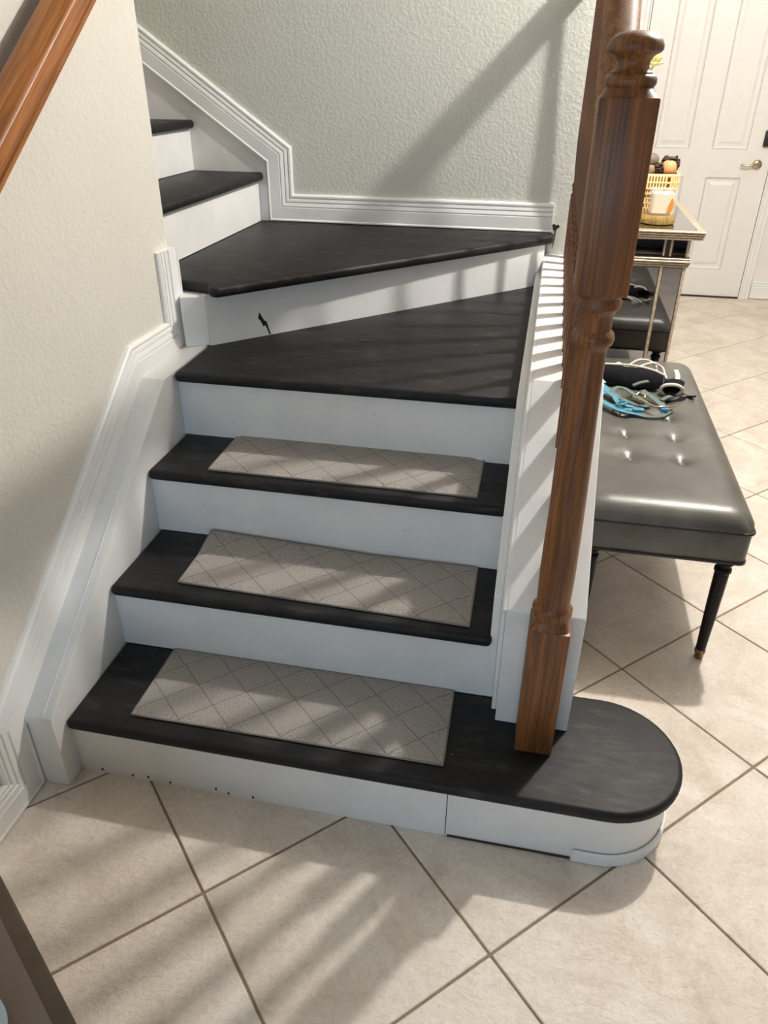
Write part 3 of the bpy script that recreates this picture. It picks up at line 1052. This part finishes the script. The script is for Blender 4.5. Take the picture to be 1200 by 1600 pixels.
# long front with three drawers a row
for r0, r1 in ((.820, .882), (.45, .773), (.10, .44)):
    for k in range(2):
        y0 = CY0 + .02 + k * .425
        b = MB().box((CX1 - .008, y0, r0), (CX1 + .002, y0 + .405, r1))
        b.bevel(.003, 1)
        d_ = b.build('drawer', M_MIRROR, chest)
        MB().blob((CX1 + .012, y0 + .20, (r0 + r1) / 2), .010, 2).build('knob', M_NICKEL, d_, smooth=60)
for lx in (CX0 + .025, CX1 - .025):
    for ly in (CY0 + .03, CY1 - .03):
        MB().lathe([(.012, 0), (.016, .02), (.022, .06), (.022, .082)], (lx, ly), 16).build('leg', M_SILVER, chest, smooth=40)

# ------------------------------------------------------------------ things on the chest
bk_c, bk_hx, bk_hy = (1.335, 2.535), .112, .085
basket = thing('wicker_basket', 'straw wicker basket of dried fruit and pine cones on the chest', 'basket', (bk_c[0], bk_c[1], TZ))


def bring(z, ex, n=56):
    base = rrect(bk_c[0] - bk_hx - ex, bk_c[1] - bk_hy - ex, bk_c[0] + bk_hx + ex, bk_c[1] + bk_hy + ex, .035 + ex, 8)
    return [(x, y, z) for x, y in base]


wb_ = MB()
ring0 = [wb_.bm.verts.new(p) for p in bring(TZ + .001, -.006)]
ring1 = [wb_.bm.verts.new(p) for p in bring(TZ + .165, .006)]
ring2 = [wb_.bm.verts.new(p) for p in bring(TZ + .165, .001)]
ring3 = [wb_.bm.verts.new(p) for p in bring(TZ + .006, -.011)]
for A, B in ((ring0, ring1), (ring1, ring2), (ring2, ring3)):
    for k in range(len(A)):
        j = (k + 1) % len(A)
        wb_.bm.faces.new((A[k], A[j], B[j], B[k]))
wb_.bm.faces.new(ring0[::-1])
wb_.bm.faces.new(ring3)
wb_.build('basket_wall', M_WICKERD, basket, smooth=40)
zrow = TZ + .004
hts = [.019] * 5 + [.020, .024, .026]
for k, h in enumerate(hts):
    ex = -.002 + .001 * k + (.006 if k >= 5 else 0) + (.004 if k >= 6 else 0)
    pr_ = bring(zrow, ex)
    MB().tube(pr_, .0042, 6, closed=True).build('coil', M_WICKER, basket, smooth=60)
    wv = MB()
    # upright strands of this row
    per = [V(p) for p in pr_]
    acc = 0.0
    for a, b_ in zip(per, per[1:] + per[:1]):
        Ls = (b_ - a).length
        acc += Ls
        nst = int(acc / .0115)
        for q in range(nst):
            f = (q + .5) / nst
            p = a.lerp(b_, f)
            d = (b_ - a).normalized()
            nrm = V((d.y, -d.x, 0))
            mm = Matrix((d.to_4d(), nrm.to_4d(), V((0, 0, 1, 0)), V((0, 0, 0, 1)))).transposed()
            mm.col[3] = (p.x, p.y, p.z, 1)
            for c_ in range(3):
                mm[3][c_] = 0
            wv.box((-.0036, -.003, 0), (.0036, .0035, h), mm)
        acc -= nst * .0115
    w_ = wv.build('wicker_strands', M_WICKER, basket)
    w_['kind'] = 'stuff'
    zrow += h
MB().tube(bring(zrow, .012), .0062, 8, closed=True).build('rim', M_WICKER, basket, smooth=60)
zr = TZ + .150


def dried(name, label, cat, c, r, mat, sq=(1, 1, 1), grp='dried fruit and cones in the basket'):
    b = MB().blob(c, r, 3, sq, .03)
    for q in b.bm.verts:      # dimple at the crown
        dx = math.hypot(q.co.x - c[0], q.co.y - c[1])
        if q.co.z > c[2]:
            q.co.z -= r * .22 * math.exp(-(dx / (r * .3)) ** 2)
    o = tag(b.build(name, mat, smooth=60, loc=(c[0], c[1], c[2] - r)), label, cat, grp)
    MB().tube([(c[0], c[1], c[2] + r * sq[2] * .78), (c[0] + r * .05, c[1], c[2] + r * sq[2] * 1.02)], r * .09, 6).build('stem', M_SILVERDARK, o)
    return o


dried('dried_fruit', 'peach-orange dried fruit at the right end of the basket', 'dried fruit', (1.412, 2.475, TZ + .196), .031, flat('peach_skin', srgb(214, 156, 106), .6, 0, .1))
dried('dried_fruit', 'large grey-brown dried fruit topping the basket pile', 'dried fruit', (1.333, 2.50, TZ + .222), .034, flat('grey_brown_skin', srgb(112, 96, 88), .6, 0, .2), (1.15, 1, .85))
dried('dried_fruit', 'pale pinkish dried fruit at the basket front beside the newel', 'dried fruit', (1.288, 2.475, TZ + .192), .031, flat('pale_skin', srgb(206, 172, 140), .6, 0, .1))
dried('dried_fruit', 'small olive-brown dried pod between pale fruit and pine cone', 'dried fruit', (1.337, 2.468, TZ + .186), .023, flat('olive_skin', srgb(130, 112, 78), .6, 0, .35, 90))
dried('dried_fruit', 'brown dried fruit lying low at the back of the basket', 'dried fruit', (1.27, 2.575, TZ + .185), .032, flat('brown_skin', srgb(120, 84, 58), .6, 0, .2))
M_CONE = flat('pine_cone_brown', srgb(66, 48, 36), .75, 0, .3, 120)


def cone(label, c, r):
    t_ = thing('pine_cone', label, 'pine cone', (c[0], c[1], c[2] - r), 'dried fruit and cones in the basket')
    MB().blob(c, r * .62, 2, (1, 1, 1.1)).build('core', M_CONE, t_, smooth=60)
    b = MB()
    for k in range(64):
        f = (k + .5) / 64
        ph = math.acos(1 - 2 * f)
        az = k * 2.39996
        d = V((math.sin(ph) * math.cos(az), math.sin(ph) * math.sin(az), math.cos(ph)))
        q = d.to_track_quat('Z', 'Y').to_matrix().to_4x4()
        mm = Matrix.Translation(V(c)) @ q @ Matrix.Rotation(.5, 4, 'X')
        b.box((-r * .27, -r * .06, r * .30), (r * .27, r * .10, r * .90), mm)
    s_ = b.build('scales', M_CONE, t_)
    s_['kind'] = 'stuff'


cone('dark pine cone at the basket front left of the peach fruit', (1.376, 2.480, TZ + .192), .034)
cone('dark pine cone behind the peach fruit in the basket', (1.424, 2.540, TZ + .206), .042)
M_LEAF = flat('yellow_green_petal', srgb(206, 208, 66), .6, 0, .2)


def leaf_sprig(label, c, n, L):
    t_ = thing('silk_leaves', label, 'silk leaves', (c[0], c[1], c[2] - .05), 'yellow-green silk leaves in the basket')
    MB().tube([(c[0], c[1], c[2] - .05), (c[0], c[1], c[2] + .004)], .002, 6).build('stem', M_LEAF, t_)
    for k in range(n):
        a = k * 2.4
        d = V((math.cos(a), math.sin(a), .55)).normalized()
        sd = V((-math.sin(a), math.cos(a), 0))
        b = MB()
        P = []
        for f, wd in ((0, .1), (.35, 1), (.7, .8), (1, .05)):
            m_ = V(c) + d * L * f - V((0, 0, L * .35 * f * f))
            P.append((b.bm.verts.new(m_ - sd * L * .28 * wd), b.bm.verts.new(m_ + V((0, 0, -.002))), b.bm.verts.new(m_ + sd * L * .28 * wd)))
        for A, B in zip(P, P[1:]):
            b.bm.faces.new((A[0], A[1], B[1], B[0]))
            b.bm.faces.new((A[1], A[2], B[2], B[1]))
        r_ = bmesh.ops.solidify(b.bm, geom=b.bm.faces[:], thickness=.0008)
        b.build('leaf', M_LEAF, t_)


leaf_sprig('yellow-green silk leaves behind the grey-brown fruit at basket left', (1.302, 2.565, TZ + .232), 6, .038)
leaf_sprig('yellow-green silk leaves between grey-brown fruit and pine cone', (1.382, 2.545, TZ + .205), 6, .040)

# gold ribbed dish with the candle jar on it
dc = (1.388, 2.362)
dish = MB()
dish.lathe([(.030, TZ + .0005), (.066, TZ + .0015), (.071, TZ + .008), (.070, TZ + .022), (.066, TZ + .031), (.062, TZ + .035), (.056, TZ + .033), (.02, TZ + .031)], dc, 96, 32, .004, (TZ + .005, TZ + .033))
tag(dish.build('ribbed_dish', M_GOLD, smooth=50, loc=(dc[0], dc[1], TZ)), 'gold ribbed dish under the candle jar on the mirrored chest', 'dish')
jz = TZ + .0345
jar = thing('candle_jar', 'clear glass candle jar with cream wax and orange label', 'candle', (dc[0] + .006, dc[1], jz))
jx, jy, jw = dc[0] + .006, dc[1], .046
b = MB()
o_ = [b.bm.verts.new((x, y, jz + .0005)) for x, y in rrect(jx - jw, jy - jw, jx + jw, jy + jw, .014, 6)]
o1 = [b.bm.verts.new((x, y, jz + .096)) for x, y in rrect(jx - jw - .004, jy - jw - .004, jx + jw + .004, jy + jw + .004, .016, 6)]
i1 = [b.bm.verts.new((x, y, jz + .096)) for x, y in rrect(jx - jw, jy - jw, jx + jw, jy + jw, .014, 6)]
i0 = [b.bm.verts.new((x, y, jz + .006)) for x, y in rrect(jx - jw + .004, jy - jw + .004, jx + jw - .004, jy + jw - .004, .012, 6)]
for A, B in ((o_, o1), (o1, i1), (i1, i0)):
    for k in range(len(A)):
        j = (k + 1) % len(A)
        b.bm.faces.new((A[k], A[j], B[j], B[k]))
b.bm.faces.new(o_[::-1])
b.bm.faces.new(i0)
b.build('glass', M_GLASS, jar, smooth=40)
wx_ = MB().poly_prism(rrect(jx - jw + .0045, jy - jw + .0045, jx + jw - .0045, jy + jw - .0045, .011, 6), jz + .0065, jz + .082)
wx_.bevel(.002, 1, 60)
wx_.build('wax', M_WAX, jar, smooth=40)
MB().tube([(jx, jy, jz + .080), (jx + .001, jy, jz + .092)], .0015, 6).build('wick', M_SCUFF, jar)
lb = MB().poly_prism([(jx + .020, jz + .016), (jx + .037, jz + .014), (jx + .041, jz + .030), (jx + .040, jz + .052), (jx + .033, jz + .068), (jx + .027, jz + .055), (jx + .024, jz + .035)], jy - jw - .0045, jy - jw - .0035, 'y')
lb.build('label', M_ORANGE, jar)

# flower in a slim vase behind the newel
fx, fy = 1.225, 2.66
vase = tag(MB().lathe([(.030, TZ + .0005), (.034, TZ + .01), (.036, TZ + .06), (.026, TZ + .13), (.013, TZ + .18), (.012, TZ + .22), (.017, TZ + .235), (.013, TZ + .235), (.009, TZ + .215)], (fx, fy), 28).build('slim_vase', M_WAX, smooth=50, loc=(fx, fy, TZ)), 'slim cream vase behind the newel, holding the yellow flower', 'vase')
fl = thing('yellow_flower', 'pale yellow silk flower on a thin stem above the chest', 'flower', (fx, fy, TZ + .22))
M_PETAL = flat('pale_yellow_petal', srgb(252, 240, 190), .6, 0, .12)
M_STEM = flat('thin_stem', srgb(112, 106, 84), .6)
top = V((1.302, 2.62, 1.476))
MB().tube(spline([(fx, fy, TZ + .212), (fx + .012, fy, 1.28), (1.276, 2.63, 1.42), tuple(top)], 6), .0022, 6).build('stem', M_STEM, fl, smooth=60)
MB().blob(tuple(top + V((0, 0, .012))), .019, 3, (1, 1, .85), .06).build('bloom_heart', M_PETAL, fl, smooth=60)
for ring_, n_, L_, el in ((0, 8, .038, .0), (1, 8, .036, .55), (2, 6, .032, 1.05), (3, 5, .030, 1.4)):
    for k in range(n_):
        a = 2 * math.pi * k / n_ + ring_ * .4
        d = V((math.cos(a) * math.cos(el), math.sin(a) * math.cos(el), math.sin(el)))
        sd = V((-math.sin(a), math.cos(a), 0))
        b = MB()
        P = []
        for f, wd in ((0, .3), (.4, .9), (.8, 1), (1, .5)):
            m_ = top + d * L_ * f + V((0, 0, .006 * f * f))
            P.append([b.bm.verts.new(m_ + sd * L_ * .5 * wd * s_ + V((0, 0, .004 * abs(s_)))) for s_ in (-1, 0, 1)])
        for A, B in zip(P, P[1:]):
            b.bm.faces.new((A[0], A[1], B[1], B[0]))
            b.bm.faces.new((A[1], A[2], B[2], B[1]))
        bmesh.ops.solidify(b.bm, geom=b.bm.faces[:], thickness=.001)
        b.build('petal', M_PETAL, fl, smooth=60)

# ------------------------------------------------------------------ front door
DX0, DX1, DZ = 1.462, 2.392, 2.41
dy = 5.0
def bar(b, x0, x1, z0, z1, d0=0.0):
    b.box((x0, dy + d0, z0), (x1, dy + .04, z1))
d_b = MB()
bar(d_b, DX0, DX1, .012, DZ, .012)
cols = ((DX0 + .160, DX0 + .385), (DX0 + .535, DX0 + .765))
rowsz = ((.205, .825), (1.005, 1.93), (2.03, 2.29))
xs = [DX0, cols[0][0], cols[0][1], cols[1][0], cols[1][1], DX1]
bar(d_b, xs[0], xs[1], .012, DZ)
bar(d_b, xs[2], xs[3], .012, DZ)
bar(d_b, xs[4], xs[5], .012, DZ)
for c0, c1 in cols:
    zz = [.012] + [q for r in rowsz for q in r] + [DZ]
    for k in range(0, len(zz), 2):
        bar(d_b, c0, c1, zz[k], zz[k + 1])
door = struct(d_b.build('door_1', M_DOOR), 'white panelled front door with brass lever and black lock', 'door')
for c0, c1 in cols:
    for r0, r1 in rowsz:
        b = MB()
        o1 = [(c0 + .002, r0 + .002), (c1 - .002, r0 + .002), (c1 - .002, r1 - .002), (c0 + .002, r1 - .002)]
        def rg(m_, y):
            return [b.bm.verts.new((x + (m_ if x < (c0 + c1) / 2 else -m_), y, z + (m_ if z < (r0 + r1) / 2 else -m_))) for x, z in o1]
        A = [rg(0, dy + .001), rg(.012, dy + .011), rg(.026, dy + .011), rg(.046, dy + .003)]
        for P_, Q_ in zip(A, A[1:]):
            for k in range(4):
                j = (k + 1) % 4
                b.bm.faces.new((P_[k], P_[j], Q_[j], Q_[k]))
        b.bm.faces.new(A[-1])
        bk_ = [b.bm.verts.new((q.co.x, dy + .014, q.co.z)) for q in A[0]]
        for k in range(4):
            j = (k + 1) % 4
            b.bm.faces.new((A[0][k], A[0][j], bk_[j], bk_[k]))
        b.bm.faces.new(bk_)
        b.build('door_panel', M_DOOR, door)
hx_, hz_ = 2.312, .912
lev = MB()
lev.lathe([(.032, 0), (.032, .006), (.027, .012), (.014, .014), (.012, .045), (.010, .047)], (0, 0), 28)
for q in lev.bm.verts:
    q.co = V((hx_ + q.co.x, dy - q.co.z, hz_ + q.co.y))
lev.tube(spline([(hx_, dy - .040, hz_), (hx_ - .035, dy - .045, hz_ + .002), (hx_ - .07, dy - .045, hz_ - .006), (hx_ - .100, dy - .042, hz_ - .003), (hx_ - .106, dy - .040, hz_ + .004)], 6), .0075, 10)
lev.build('lever_handle', M_NICKEL, door, smooth=45)
lk = MB().box((2.318, dy - .028, 1.025), (2.380, dy - .0005, 1.125))
lk.bevel(.008, 3)
lko = lk.build('door_lock', M_BLACKMETAL, door, smooth=40)
MB().box((2.342, dy - .040, 1.058), (2.352, dy - .028, 1.092)).build('thumb_turn', M_BLACKMETAL, lko)
# casing
CP = [(0, 0), (0, .010), (.008, .016), (.016, .012), (.028, .014), (.040, .020), (.056, .020), (.066, .012), (.066, 0)]
cs = MB().sweep_flat([(DX0 - .075, 0), (DX0 - .075, DZ + .075), (DX1 + .080, DZ + .075), (DX1 + .080, 0)], CP, lambda a, b, t: (a, 5.03 - t - .001, b))
struct(cs.build('trim_1', M_TRIM, smooth=25), 'white moulded casing around the front door', 'door casing')
MB().box((DX0, dy - .01, .0005), (DX1, dy + .06, .011)).build('threshold', M_SILVERDARK, door)
jb = MB()
jb.box((DX0 - .012, dy + .002, 0), (DX0 - .004, 5.03, DZ + .012))
jb.box((DX1 + .005, dy + .002, 0), (DX1 + .014, 5.03, DZ + .012))
jb.build('jamb', M_TRIM, door)

# ------------------------------------------------------------------ low chest, bottom left corner of the view
e0 = V((.25, -.501))
ed = (V((.478, -.664)) - e0).normalized()
en = V((ed.y, -ed.x))
hz = .40
A = e0 - ed * .13
B = e0 + ed * .36
dep = .24
low = thing('low_chest', 'low taupe chest with dark brown edge, at the foot of the left wall', 'chest', (((A + B) / 2 + en * dep / 2).x, ((A + B) / 2 + en * dep / 2).y, 0))
if en.y > 0:
    en = -en
q4 = [A, B, B + en * dep, A + en * dep]
ins = lambda k: [A + ed * k + en * k, B - ed * k + en * k, B - ed * k + en * (dep - k), A + ed * k + en * (dep - k)]
pb = MB().poly_prism([tuple(p) for p in ins(.012)], .03, hz - .022)
pb.bevel(.003, 1)
pb.build('body', M_TAUPE, low)
pt = MB().poly_prism([tuple(p) for p in q4], hz - .022, hz)
pt.bevel(.004, 2)
pt.build('edge_frame', M_DKWOOD, low)
MB().poly_prism([tuple(p) for p in ins(.023)], hz - .004, hz + .0012).build('top_panel', M_TAUPE, low)
for k, p in enumerate(ins(.034)):
    MB().lathe([(.012, 0), (.014, .03), (.014, .032)], tuple(p), 14).build('foot', M_DKWOOD, low)
pc = V((.372, -.675))
pm = (A + B) / 2 + en * .150 - ed * .0
tray = MB()
tc = e0 + ed * .21 + en * .13
tray.lathe([(.02, hz + .0016), (.050, hz + .002), (.066, hz + .010), (.070, hz + .020), (.066, hz + .019), (.058, hz + .010), (.02, hz + .006)], (tc.x, tc.y), 40)
tag(tray.build('shallow_bowl', M_PAPER, smooth=50, loc=(tc.x, tc.y, hz)), 'pale blue-grey shallow bowl on the low taupe chest', 'bowl')

# ------------------------------------------------------------------ made-up dark seating behind the viewer, added only to darken the mirrors
M_NAVY = flat('navy_upholstery', srgb(24, 28, 42), .85, 0, .2, 60)
reflection_prop = thing('reflection_prop', 'made-up dark navy seating behind the viewer, added to darken the mirrored chest', 'reflection_prop', (2.3, -2.6, 0))
for nm, lo, hi in (('seat_base', (1.62, -3.05, .06), (3.05, -2.12, .34)), ('backrest', (1.62, -3.12, .34), (3.05, -2.86, .86)), ('armrest', (1.60, -3.05, .34), (1.80, -2.14, .64)), ('armrest', (2.88, -3.05, .34), (3.07, -2.14, .64)), ('seat_cushion', (1.81, -2.85, .345), (2.335, -2.10, .48)), ('seat_cushion', (2.345, -2.85, .345), (2.87, -2.10, .48))):
    b = MB().box(lo, hi)
    b.bevel(.03, 3)
    b.build(nm, M_NAVY, reflection_prop, smooth=40)
for x in (1.70, 2.97):
    for y in (-2.98, -2.20):
        MB().lathe([(.018, 0), (.024, .03), (.026, .07)], (x, y), 12).build('leg', M_DKWOOD, reflection_prop)
